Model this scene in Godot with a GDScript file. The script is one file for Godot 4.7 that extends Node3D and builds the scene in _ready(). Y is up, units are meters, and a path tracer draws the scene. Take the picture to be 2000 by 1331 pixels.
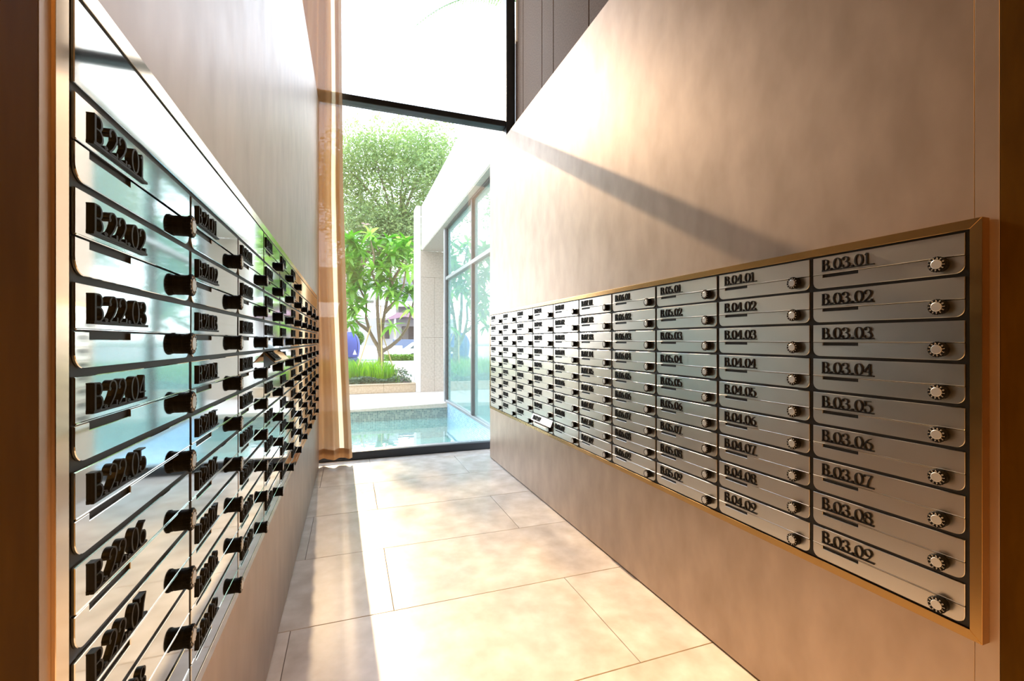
extends Node3D
# Letterbox corridor with a tall window at its end. Corridor frame: x to the right, y up, z = -depth. Camera height 1.27 m.

const EYE := 1.27
const COL := 0.3951      # column pitch of the letterboxes
const ROW := 0.1067      # row pitch
var used := {}
var M := {}
var rng := RandomNumberGenerator.new()

func _ready():
	rng.seed = 4711
	# ---- camera
	var cam := Camera3D.new(); cam.name = "camera"
	cam.fov = rad_to_deg(2.0 * atan(665.5 / 887.0)); cam.near = 0.03; cam.far = 400.0
	add_child(cam)
	cam.position = Vector3(0, EYE, 0); cam.rotation = Vector3(0, deg_to_rad(-19.636), 0)
	cam.current = true
	# ---- sky
	var env := Environment.new()
	var sm := ProceduralSkyMaterial.new()
	sm.sky_top_color = Color(0.76, 0.83, 0.92); sm.sky_horizon_color = Color(0.96, 0.965, 0.97)
	sm.ground_bottom_color = Color(0.5, 0.5, 0.48); sm.ground_horizon_color = Color(0.85, 0.86, 0.86)
	sm.sky_energy_multiplier = SKY_E; sm.ground_energy_multiplier = SKY_E * 0.5
	sm.sky_curve = 0.25
	var sky := Sky.new(); sky.sky_material = sm
	env.background_mode = Environment.BG_SKY; env.sky = sky
	env.tonemap_mode = Environment.TONE_MAPPER_LINEAR
	env.tonemap_exposure = EXPOSURE
	env.sdfgi_enabled = true; env.ssao_enabled = true; env.ssil_enabled = true
	var we := WorldEnvironment.new(); we.name = "world_environment"; we.environment = env; add_child(we)
	# ---- sun, low beyond the window, nearly in line with the corridor
	var sun := DirectionalLight3D.new(); sun.name = "sun"
	sun.light_color = Color(1.0, 0.865, 0.70); sun.light_energy = SUN_E
	sun.light_angular_distance = 0.55; sun.shadow_enabled = true
	sun.sky_mode = DirectionalLight3D.SKY_MODE_LIGHT_ONLY
	add_child(sun)
	var dir := Vector3(0.048, -0.577, 1.0).normalized()
	sun.look_at_from_position(Vector3.ZERO, dir, Vector3.UP)
	materials()
	shell()
	window_end()
	panels()
	outside()
	plants()
	street()
	lobby_lamps()

const SKY_E := 2.5
const SUN_E := 3.1
const EXPOSURE := 1.12
const ROWS9 := ["top", "second", "third", "fourth", "middle", "sixth", "seventh", "eighth", "bottom"]
const ROWS10 := ["topmost", "second", "third", "fourth", "fifth", "sixth", "seventh", "eighth", "ninth", "bottom"]
const COLS10 := ["nearest", "second nearest", "third nearest", "fourth nearest", "fifth nearest", "fifth farthest", "fourth farthest", "third farthest", "second farthest", "farthest"]
const LAMP_E := 5.5

# ------------------------------------------------------------------ helpers
func P(x: float, y: float, z: float) -> Vector3:      # corridor coordinates relative to the eye -> world
	return Vector3(x, y + EYE, -z)

func numbered(parent: Node, called: String) -> String:
	var key := str(parent.get_instance_id()) + called
	var n: int = used.get(key, 0)
	used[key] = n + 1
	return called if n == 0 else "%s_%03d" % [called, n]

func mb() -> SurfaceTool:
	var st := SurfaceTool.new(); st.begin(Mesh.PRIMITIVE_TRIANGLES); st.set_smooth_group(-1)
	return st

func fin(st: SurfaceTool) -> ArrayMesh:
	st.generate_normals()
	return st.commit()

func put(called: String, mesh: Mesh, mat: Material, parent: Node = self, at := Transform3D.IDENTITY) -> MeshInstance3D:
	var o := MeshInstance3D.new(); o.mesh = mesh
	o.name = numbered(parent, called)
	if mat: o.material_override = mat
	o.transform = at
	o.cast_shadow = GeometryInstance3D.SHADOW_CASTING_SETTING_ON
	parent.add_child(o, true)
	return o

func build(called: String, st: SurfaceTool, mat: Material, parent: Node = self, at := Transform3D.IDENTITY) -> MeshInstance3D:
	return put(called, fin(st), mat, parent, at)

func root(called: String, at := Vector3.ZERO, yaw := 0.0) -> Node3D:
	var o := Node3D.new(); o.name = numbered(self, called); add_child(o, true)
	o.position = at; o.rotation.y = yaw
	return o

func tag(o: Node, label: String, category: String, group := "", kind := "") -> Node:
	o.set_meta("label", label)
	if category != "": o.set_meta("category", category)
	if group != "": o.set_meta("group", group)
	if kind != "": o.set_meta("kind", kind)
	return o

func struct(o: Node, label: String, category := "") -> Node:
	return tag(o, label, category if category != "" else o.name.get_slice("_", 0), "", "structure")

func tri(st: SurfaceTool, a: Vector3, b: Vector3, c: Vector3, out: Vector3):
	if (b - a).cross(c - a).dot(out) > 0.0:
		st.add_vertex(a); st.add_vertex(c); st.add_vertex(b)
	else:
		st.add_vertex(a); st.add_vertex(b); st.add_vertex(c)

func quad(st: SurfaceTool, a: Vector3, b: Vector3, c: Vector3, d: Vector3, out: Vector3):
	tri(st, a, b, c, out); tri(st, a, c, d, out)

func bx(st: SurfaceTool, lo: Vector3, hi: Vector3, c := 0.004, xf := Transform3D.IDENTITY):   # chamfered box
	var l := Vector3(minf(lo.x, hi.x), minf(lo.y, hi.y), minf(lo.z, hi.z))
	var h := Vector3(maxf(lo.x, hi.x), maxf(lo.y, hi.y), maxf(lo.z, hi.z))
	var s := h - l
	c = minf(c, 0.3 * minf(s.x, minf(s.y, s.z)))
	var m := (l + h) * 0.5
	var e := s * 0.5
	var pt := func(sg: Vector3, ax: int) -> Vector3:
		var v := Vector3(sg.x * (e.x - c), sg.y * (e.y - c), sg.z * (e.z - c))
		v[ax] = sg[ax] * e[ax]
		return xf * (m + v)
	var g := [-1.0, 1.0]
	var cen: Vector3 = xf * m
	for ax in 3:
		var u := (ax + 1) % 3
		var w := (ax + 2) % 3
		for sa in g:
			var q := []
			for k in [[-1.0, -1.0], [1.0, -1.0], [1.0, 1.0], [-1.0, 1.0]]:
				var sg := Vector3.ZERO
				sg[ax] = sa; sg[u] = k[0]; sg[w] = k[1]
				q.append(pt.call(sg, ax))
			var mid: Vector3 = (q[0] + q[2]) * 0.5
			quad(st, q[0], q[1], q[2], q[3], mid - cen)
			for su in g:      # edge between face ax and face u
				var s1 := Vector3.ZERO
				s1[ax] = sa; s1[u] = su; s1[w] = -1.0
				var s2 := s1; s2[w] = 1.0
				var a1: Vector3 = pt.call(s1, ax)
				var a2: Vector3 = pt.call(s2, ax)
				var b1: Vector3 = pt.call(s1, u)
				var b2: Vector3 = pt.call(s2, u)
				var o := Vector3.ZERO
				o[ax] = sa; o[u] = su
				quad(st, a1, a2, b2, b1, xf.basis * o)
	for x in g:
		for y in g:
			for z in g:
				var sg := Vector3(x, y, z)
				tri(st, pt.call(sg, 0), pt.call(sg, 1), pt.call(sg, 2), xf.basis * sg)

func cb(called: String, x0, y0, z0, x1, y1, z1, mat: Material, parent: Node = self, c := 0.004) -> MeshInstance3D:   # box in corridor coordinates
	var st := mb()
	bx(st, P(x0, y0, z0), P(x1, y1, z1), c)
	return build(called, st, mat, parent)

func extrude(st: SurfaceTool, poly: PackedVector2Array, z0: float, z1: float, bev := 0.0, xf := Transform3D.IDENTITY):
	var n := poly.size()
	var area := 0.0
	for i in n: area += poly[i].cross(poly[(i + 1) % n])
	if area < 0: poly.reverse()
	var ins := PackedVector2Array()
	for i in n:
		var a := (poly[i] - poly[(i + n - 1) % n]).normalized()
		var b := (poly[(i + 1) % n] - poly[i]).normalized()
		var na := Vector2(-a.y, a.x)
		var nb := Vector2(-b.y, b.x)
		var d := (na + nb)
		d = d / maxf(d.length_squared() * 0.5, 0.3)
		ins.append(poly[i] + d * bev)
	var tris := Geometry2D.triangulate_polygon(poly)
	var up := xf.basis * Vector3(0, 0, 1)
	for k in range(0, tris.size(), 3):
		var f := []
		var r := []
		for j in 3:
			var i: int = tris[k + j]
			f.append(xf * Vector3(ins[i].x, ins[i].y, z1)); r.append(xf * Vector3(poly[i].x, poly[i].y, z0))
		tri(st, f[0], f[1], f[2], up); tri(st, r[0], r[1], r[2], -up)
	for i in n:
		var j := (i + 1) % n
		var e := poly[j] - poly[i]
		var o := xf.basis * Vector3(e.y, -e.x, 0)
		var a := xf * Vector3(poly[i].x, poly[i].y, z0)
		var b := xf * Vector3(poly[j].x, poly[j].y, z0)
		var zb := z1 - bev
		var c := xf * Vector3(poly[j].x, poly[j].y, zb)
		var d := xf * Vector3(poly[i].x, poly[i].y, zb)
		quad(st, a, b, c, d, o)
		if bev > 0.0:
			quad(st, d, c, xf * Vector3(ins[j].x, ins[j].y, z1), xf * Vector3(ins[i].x, ins[i].y, z1), o.normalized() + up)

func lathe(st: SurfaceTool, prof: Array, seg := 24, xf := Transform3D.IDENTITY, smooth := true):    # profile of (radius, z) turned about z
	for i in prof.size() - 1:
		var a: Vector2 = prof[i]
		var b: Vector2 = prof[i + 1]
		for k in seg:
			var t0 := TAU * k / seg
			var t1 := TAU * (k + 1) / seg
			var p := func(q: Vector2, t: float) -> Vector3: return xf * Vector3(q.x * cos(t), q.x * sin(t), q.y)
			var tm := (t0 + t1) * 0.5
			var d := b - a
			var o := xf.basis * Vector3(d.y * cos(tm), d.y * sin(tm), -d.x)
			if a.x > 1e-6: tri(st, p.call(a, t0), p.call(a, t1), p.call(b, t1), o)
			if b.x > 1e-6: tri(st, p.call(a, t0), p.call(b, t1), p.call(b, t0), o)

func tube(st: SurfaceTool, pts: Array, radii: Array, seg := 7):
	var n := pts.size()
	var rings := []
	for i in n:
		var d: Vector3 = (pts[mini(i + 1, n - 1)] - pts[maxi(i - 1, 0)]).normalized()
		var u := d.cross(Vector3(0.31, 0.17, 0.93)).normalized()
		var v := d.cross(u)
		var ring := []
		for k in seg:
			var t := TAU * k / seg
			ring.append(pts[i] + (u * cos(t) + v * sin(t)) * radii[i])
		rings.append(ring)
	for i in n - 1:
		for k in seg:
			var k2 := (k + 1) % seg
			var o: Vector3 = rings[i][k] - pts[i]
			quad(st, rings[i][k], rings[i][k2], rings[i + 1][k2], rings[i + 1][k], o)
	for e in [0, n - 1]:
		for k in range(1, seg - 1):
			tri(st, rings[e][0], rings[e][k], rings[e][k + 1], pts[e] - pts[1 if e == 0 else n - 2])

func bent(a: Vector3, b: Vector3, sag: Vector3, n := 5) -> Array:
	var out := []
	for i in n + 1:
		var t := float(i) / n
		out.append(a.lerp(b, t) + sag * 4.0 * t * (1.0 - t))
	return out

# ------------------------------------------------------------------ materials
func mat(col: Color, rough := 0.6, metal := 0.0) -> StandardMaterial3D:
	var m := StandardMaterial3D.new()
	m.albedo_color = col; m.roughness = rough; m.metallic = metal
	m.cull_mode = BaseMaterial3D.CULL_DISABLED
	return m

func noise_tex(freq: float, lo: Color, hi: Color, oct := 4, size := 512, seed_ := 1, normal := false, bump := 2.0) -> NoiseTexture2D:
	var n := FastNoiseLite.new()
	n.noise_type = FastNoiseLite.TYPE_SIMPLEX_SMOOTH; n.frequency = freq; n.fractal_octaves = oct; n.seed = seed_
	var t := NoiseTexture2D.new()
	t.width = size; t.height = size; t.seamless = true; t.noise = n
	if normal:
		t.as_normal_map = true; t.bump_strength = bump
	else:
		var g := Gradient.new()
		g.set_color(0, lo); g.set_color(1, hi)
		t.color_ramp = g
	return t

func tri_map(m: StandardMaterial3D, sc: Vector3, world := true):
	m.uv1_triplanar = true; m.uv1_world_triplanar = world; m.uv1_scale = sc

func materials():
	# satin champagne metal laminate of the corridor walls: fine vertical grain and soft mottling
	var w := mat(Color(0.745, 0.665, 0.595), 0.48, 0.85)
	w.albedo_texture = noise_tex(0.012, Color(0.90, 0.89, 0.88), Color(1, 1, 1), 4, 512, 3)
	w.roughness_texture = noise_tex(0.015, Color(0.90, 0.90, 0.90), Color(1, 1, 1), 4, 512, 9)
	tri_map(w, Vector3(0.9, 0.45, 0.9))
	M.wall = w
	var wd := mat(Color(0.34, 0.235, 0.035), 0.6, 0.0)
	wd.albedo_texture = noise_tex(0.03, Color(0.85, 0.84, 0.83), Color(1, 1, 1), 4, 512, 4)
	tri_map(wd, Vector3(1.5, 0.3, 1.5))
	wd.metallic_specular = 0.12
	M.lobby = wd
	var wv := mat(Color(0.60, 0.49, 0.40), 0.8)
	wv.albedo_texture = noise_tex(0.05, Color(0.80, 0.80, 0.80), Color(1, 1, 1), 5, 512, 14)
	tri_map(wv, Vector3(2, 2, 2))
	M.fabric_wall = wv
	M.gap = mat(Color(0.06, 0.05, 0.045), 0.8)
	M.ceil = mat(Color(0.80, 0.76, 0.70), 0.9)
	# floor tiles
	M.tiles = []
	for k in 3:
		var t := mat(Color(0.90, 0.872, 0.835).lerp(Color(0.885, 0.865, 0.835), k * 0.5), 0.27)
		t.albedo_texture = noise_tex(0.006, Color(0.85, 0.83, 0.80), Color(1, 1, 1), 6, 1024, 21 + k)
		t.metallic_specular = 0.5
		tri_map(t, Vector3(0.8, 0.8, 0.8))
		M.tiles.append(t)
	M.grout = mat(Color(0.42, 0.38, 0.33), 0.9)
	# letterbox metals
	var s := mat(Color(0.86, 0.875, 0.87), 0.055, 1.0)
	s.normal_enabled = true; s.normal_texture = noise_tex(0.006, Color.BLACK, Color.WHITE, 2, 512, 31, true, 1.0); s.normal_scale = 0.05
	tri_map(s, Vector3(2.0, 2.0, 2.0))
	M.mirror = s
	var b := mat(Color(0.80, 0.78, 0.745), 0.30, 1.0)
	b.roughness_texture = noise_tex(0.25, Color(0.965, 0.965, 0.965), Color(1, 1, 1), 2, 512, 33)
	tri_map(b, Vector3(0.8, 14.0, 0.8))
	M.brushed = b
	M.frame_right = mat(Color(0.68, 0.54, 0.34), 0.25, 1.0)
	M.frame_left = mat(Color(0.88, 0.80, 0.70), 0.10, 1.0)
	M.black = mat(Color(0.045, 0.045, 0.047), 0.55)
	M.black_gloss = mat(Color(0.03, 0.03, 0.031), 0.55)
	M.letter = mat(Color(0.05, 0.05, 0.05), 0.5, 0.0)
	M.black_gloss.metallic_specular = 0.25
	M.letter.metallic_specular = 0.35
	M.silver = mat(Color(0.80, 0.80, 0.79), 0.42, 0.75)
	M.white_mark = mat(Color(0.93, 0.93, 0.92), 0.5)
	M.paper = mat(Color(0.92, 0.91, 0.88), 0.8)
	# window and outside
	M.dark_frame = mat(Color(0.25, 0.27, 0.29), 0.40, 0.6)
	M.alu = mat(Color(0.62, 0.64, 0.66), 0.38, 0.8)
	var g := mat(Color(0.97, 0.99, 0.985, 0.06), 0.0)
	g.transparency = BaseMaterial3D.TRANSPARENCY_ALPHA
	M.glass = g
	var tg := mat(Color(0.57, 0.76, 0.745, 0.40), 0.0)
	tg.transparency = BaseMaterial3D.TRANSPARENCY_ALPHA; tg.metallic_specular = 0.9
	M.teal_glass = tg
	var wa := mat(Color(0.66, 0.92, 0.87, 0.22), 0.0)
	wa.transparency = BaseMaterial3D.TRANSPARENCY_ALPHA
	wa.normal_enabled = true; wa.normal_texture = noise_tex(0.012, Color.BLACK, Color.WHITE, 3, 512, 41, true, 2.0); wa.normal_scale = 0.08
	tri_map(wa, Vector3(0.7, 0.7, 0.7))
	M.water = wa
	M.mosaic = mosaic([Color(0.38, 0.63, 0.58), Color(0.45, 0.69, 0.63), Color(0.35, 0.60, 0.56), Color(0.50, 0.72, 0.67)], Color(0.62, 0.74, 0.70), 5)
	M.mosaic_grey = mosaic([Color(0.34, 0.47, 0.48), Color(0.42, 0.54, 0.53), Color(0.28, 0.42, 0.45), Color(0.48, 0.58, 0.56)], Color(0.72, 0.78, 0.75), 6)
	M.mosaic_blue = mosaic([Color(0.42, 0.60, 0.72), Color(0.49, 0.67, 0.78), Color(0.38, 0.56, 0.70), Color(0.56, 0.72, 0.81)], Color(0.72, 0.79, 0.83), 7)
	M.white = mat(Color(0.92, 0.92, 0.91), 0.7)
	var st := mat(Color(0.79, 0.765, 0.725), 0.75)
	st.albedo_texture = noise_tex(0.03, Color(0.88, 0.87, 0.86), Color(1, 1, 1), 5, 512, 51)
	tri_map(st, Vector3(1, 1, 1))
	M.stone = st
	var ps := mat(Color(0.80, 0.745, 0.655), 0.8)
	ps.albedo_texture = noise_tex(0.03, Color(0.86, 0.85, 0.83), Color(1, 1, 1), 5, 512, 52)
	tri_map(ps, Vector3(1, 1, 1))
	M.planter = ps
	M.soil = mat(Color(0.16, 0.11, 0.07), 0.95)
	M.asphalt = mat(Color(0.48, 0.48, 0.49), 0.9)
	M.room = mat(Color(0.38, 0.43, 0.43), 0.8)
	# plants
	M.leaf = leaf(Color(0.40, 0.60, 0.20), Color(0.62, 0.88, 0.32))
	M.leaf_young = leaf(Color(0.52, 0.70, 0.26), Color(0.74, 0.95, 0.40))
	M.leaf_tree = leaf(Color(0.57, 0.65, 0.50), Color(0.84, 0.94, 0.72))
	M.grass = leaf(Color(0.55, 0.76, 0.12), Color(0.85, 1.0, 0.25))
	M.silver_leaf = leaf(Color(0.36, 0.46, 0.36), Color(0.5, 0.6, 0.45))
	M.hedge = leaf(Color(0.38, 0.52, 0.12), Color(0.5, 0.7, 0.2))
	M.palm = leaf(Color(0.22, 0.36, 0.16), Color(0.45, 0.65, 0.3))
	var bk := mat(Color(0.60, 0.54, 0.46), 0.9)
	bk.albedo_texture = noise_tex(0.05, Color(0.65, 0.63, 0.6), Color(1, 1, 1), 4, 256, 61)
	tri_map(bk, Vector3(3, 1.2, 3))
	M.bark = bk
	M.bamboo = mat(Color(0.80, 0.72, 0.50), 0.7)
	M.flower = mat(Color(0.95, 0.80, 0.86), 0.7)
	var cu := mat(Color(0.83, 0.74, 0.62, 0.97), 0.9)
	cu.transparency = BaseMaterial3D.TRANSPARENCY_ALPHA
	cu.backlight_enabled = true; cu.backlight = Color(0.55, 0.48, 0.40)
	cu.albedo_texture = noise_tex(0.12, Color(0.90, 0.89, 0.87), Color(1, 1, 1), 3, 512, 71)
	tri_map(cu, Vector3(3, 6, 3))
	M.curtain = cu
	var sh := mat(Color(0.95, 0.90, 0.80, 0.95), 0.9)
	sh.transparency = BaseMaterial3D.TRANSPARENCY_ALPHA
	sh.backlight_enabled = true; sh.backlight = Color(0.9, 0.85, 0.75)
	M.sheer = sh
	var hm := mat(Color(0.76, 0.62, 0.46), 0.9)
	hm.backlight_enabled = true; hm.backlight = Color(0.40, 0.28, 0.16)
	M.hem = hm

func leaf(col: Color, back: Color) -> StandardMaterial3D:
	var m := mat(col, 0.45)
	m.backlight_enabled = true; m.backlight = back
	m.vertex_color_use_as_albedo = true
	return m

func mosaic(cols: Array, joint: Color, sd: int) -> StandardMaterial3D:      # 16 x 16 pool tiles with pale joints
	var n := 16
	var px := 16
	var im := Image.create(n * px, n * px, false, Image.FORMAT_RGB8)
	im.fill(joint)
	var r := RandomNumberGenerator.new(); r.seed = sd
	for i in n:
		for j in n:
			var c: Color = cols[r.randi() % cols.size()]
			im.fill_rect(Rect2i(i * px + 1, j * px + 1, px - 2, px - 2), c)
	var m := mat(Color.WHITE, 0.25)
	m.albedo_texture = ImageTexture.create_from_image(im)
	tri_map(m, Vector3(1.8, 1.8, 1.8))
	return m

# ------------------------------------------------------------------ room shell
func shell():
	# floor: slab with large porcelain tiles in running bond, joints recessed
	var fl := root("floor")
	struct(fl, "beige stone look porcelain floor of the letterbox corridor, large tiles in running bond", "floor")
	cb("screed", -3.0, -1.52, -4.2, 4.4, -1.274, 5.13, M.grout, fl, 0.002)
	var rowz := []
	for k in range(-8, 6): rowz.append(1.515 + 0.681 * k)
	for k in rowz.size():
		var z0: float = rowz[k]
		var z1 := minf(z0 + 0.681, 5.10)
		if z0 > 5.0: continue
		var off := -0.245 if posmod(k - 8, 2) == 0 else 0.195
		for j in range(-3, 4):
			var x0 := maxf(off + 1.325 * j, -2.98)
			var x1 := minf(off + 1.325 * (j + 1), 4.38)
			if x1 - x0 < 0.05 or (z0 > 0.7 and (x1 < -0.75 or x0 > 1.90)): continue
			if z0 > 0.0:
				x0 = maxf(x0, -0.70); x1 = minf(x1, 1.85)
				if x1 - x0 < 0.02: continue
			cb("tile", x0 + 0.0015, -1.30, z0 + 0.0015, x1 - 0.0015, -1.27 - 0.0004 * rng.randf(), z1 - 0.0015, M.tiles[rng.randi() % 3], fl, 0.0012)
	# right partition that carries the letterboxes, with a set-back wall above it
	var wr := root("wall_right")
	struct(wr, "satin champagne metal clad wall on the right above and below the letterboxes", "wall")
	cb("panel", 1.431, -1.262, 0.6625, 1.87, 2.0, 4.72, M.wall, wr, 0.001)
	cb("end_panel", 1.431, -1.262, 0.617, 1.87, 2.0, 0.6618, M.wall, wr, 0.0006)
	var br := cb("baseboard_right", 1.437, -1.27, 0.617, 1.85, -1.262, 4.71, M.gap)
	struct(br, "dark shadow gap under the right wall", "baseboard")
	# left partition, top edge rising towards the window
	var wl := root("wall_left")
	struct(wl, "satin grey champagne metal clad wall on the left above and below the letterboxes", "wall")
	var st := mb()
	var poly := PackedVector2Array([Vector2(-4.93, EYE - 1.262), Vector2(-0.588, EYE - 1.262), Vector2(-0.588, EYE + 1.96), Vector2(-4.93, EYE + 2.39)])
	var toX := Transform3D(Basis(Vector3(0, 0, 1), Vector3(0, 1, 0), Vector3(-1, 0, 0)), Vector3.ZERO)
	extrude(st, poly, 0.2935, 0.75, 0.0, toX)
	build("panel", st, M.wall, wl)
	var bl := cb("baseboard_left", -0.303, -1.27, 0.62, -0.74, -1.262, 4.92, M.gap)
	struct(bl, "dark shadow gap under the left wall", "baseboard")
	# upper walls set back behind the partitions
	var up := root("wall_right_upper")
	struct(up, "brown textured wall panels high behind the right partition", "wall")
	cb("backing", 1.90, 1.9, 0.45, 2.1, 4.75, 5.12, M.gap, up)
	var zs := [0.60, 1.25, 1.95, 2.65, 3.34, 4.04, 4.32, 4.86, 5.115]
	for k in zs.size() - 1:
		cb("wall_panel", 1.87, 2.002, zs[k] + 0.004, 1.90, 4.73, zs[k + 1] - 0.004, M.fabric_wall, up, 0.004)
	var ul := cb("wall_left_upper", -0.95, -1.27, 0.45, -0.75, 4.75, 5.12, M.fabric_wall)
	struct(ul, "brown wall set back above the left partition", "wall")
	# lobby the photographer stands in
	var hl := root("wall_lobby")
	struct(hl, "dark bronze walls of the lobby round the mouth of the corridor", "wall")
	cb("face_panel", -3.0, -1.27, 0.45, -0.2935, 1.75, 0.587, M.lobby, hl, 0.001)
	cb("face_panel", 1.431, -1.27, 0.45, 4.4, 1.75, 0.6165, M.lobby, hl, 0.001)
	cb("head_panel", -3.0, 1.75, 0.40, 4.4, 4.75, 0.60, M.lobby, hl, 0.003)
	cb("side_panel", -3.2, -1.27, -4.2, -3.0, 1.95, 0.60, M.lobby, hl)
	cb("side_panel", 4.4, -1.27, -4.2, 4.6, 1.95, 0.617, M.lobby, hl)
	cb("back_panel", -3.2, -1.27, -4.4, 4.6, 1.95, -4.2, M.lobby, hl)
	var c1 := cb("ceiling_lobby", -3.2, 1.75, -4.4, 4.6, 1.95, 0.40, M.ceil)
	struct(c1, "plain ceiling of the lobby behind the camera", "ceiling")
	var c2 := cb("ceiling", -0.95, 4.75, 0.40, 2.1, 4.95, 5.40, M.ceil)
	struct(c2, "pale ceiling high above the corridor", "ceiling")

# ------------------------------------------------------------------ tall window and curtain
func window_end():
	var w := root("window_1")
	struct(w, "tall dark framed window closing the end of the corridor", "window")
	cb("transom", -0.72, 2.55, 5.12, 1.75, 2.62, 5.26, M.dark_frame, w, 0.006)
	cb("mullion", 1.75, -1.27, 5.10, 1.86, 4.75, 5.26, M.dark_frame, w, 0.006)
	cb("mullion", -0.75, -1.27, 5.12, -0.70, 4.75, 5.26, M.dark_frame, w, 0.006)
	cb("sill", -0.70, -1.27, 5.10, 1.75, -1.185, 5.165, M.dark_frame, w, 0.006)
	cb("sill_trim", -0.70, -1.27, 5.167, 1.75, -1.19, 5.27, M.alu, w, 0.006)
	cb("pane", -0.70, -1.185, 5.20, 1.75, 2.55, 5.206, M.glass, w, 0.001)
	cb("pane", -0.70, 2.62, 5.20, 1.75, 4.75, 5.206, M.glass, w, 0.001)
	cb("head_rail", -0.95, 4.70, 5.12, 2.1, 4.75, 5.30, M.dark_frame, w)
	cb("lower_wall", -3.2, -2.3, 5.14, 2.0, -1.301, 5.275, M.stone, w)
	# curtain
	var c := root("curtain", P(-0.25, -1.215, 5.0))
	tag(c, "tan sheer curtain hanging in soft folds at the left of the tall window", "curtain")
	var y0 := -1.215
	var fold := func(x: float, y: float) -> Vector3:       # x across at the top, the right edge swinging out towards the hem
		var low := clampf((1.6 - y) / 2.8, 0.0, 1.0)
		var xx := x + 0.10 * low * clampf((x + 0.62) / 0.55, 0.0, 1.0) + 0.007 * sin(y * 1.7 + x * 14.0)
		var ph := (x + 0.62) * 46.0 + 0.25 * sin(y * 0.9)
		var z := 5.0 + 0.042 * sin(ph) + 0.010 * sin(ph * 2.3 + 1.0) + 0.006 * sin(y * 1.3 + x * 30.0)
		return P(xx, y, z)
	var sheet := func(xa: float, xb: float, ya: float, yb: float, n: int, dz: float) -> SurfaceTool:
		var s := SurfaceTool.new(); s.begin(Mesh.PRIMITIVE_TRIANGLES); s.set_smooth_group(0)
		var cols := int(ceil((xb - xa) / 0.005))
		var grid := []
		for j in n + 1:
			var line := []
			for i in cols + 1: line.append(fold.call(lerpf(xa, xb, float(i) / cols), lerpf(ya, yb, float(j) / n)) + Vector3(0, 0, dz) - c.position)
			grid.append(line)
		for j in n:
			for i in cols:
				quad(s, grid[j][i], grid[j][i + 1], grid[j + 1][i + 1], grid[j + 1][i], Vector3(0, 0, 1))
		return s
	build("drape", sheet.call(-0.62, -0.185, y0 + 0.05, 4.66, 24, 0.0), M.curtain, c)
	build("sheer", sheet.call(-0.185, -0.145, y0 + 0.05, 4.66, 24, 0.0), M.sheer, c)
	build("drape", sheet.call(-0.145, -0.075, y0 + 0.05, 4.66, 24, 0.0), M.curtain, c)
	build("hem", sheet.call(-0.62, -0.075, y0, y0 + 0.10, 3, 0.004), M.hem, c)
	var st := mb()
	tube(st, [P(-0.68, 4.68, 5.0) - c.position, P(0.9, 4.68, 5.0) - c.position], [0.014, 0.014], 10)
	build("rail", st, M.alu, c)

# ------------------------------------------------------------------ letterboxes
var flap_mesh: ArrayMesh
var door_mesh: ArrayMesh
var knob_mesh: ArrayMesh
var cap_mesh: ArrayMesh
var marks_mesh: ArrayMesh
var font: SystemFont
const PX0 := 0.0062       # plate margins inside a cell
const PX1 := 0.3889

func text_into(st: SurfaceTool, what: String, xf: Transform3D, size := 64, depth := 0.25, step := 1.0) -> AABB:
	var tm := TextMesh.new()
	tm.text = what; tm.font = font; tm.font_size = size; tm.pixel_size = 1.0 / size; tm.depth = depth
	tm.curve_step = step
	st.append_from(tm, 0, xf)
	return tm.get_aabb()

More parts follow.
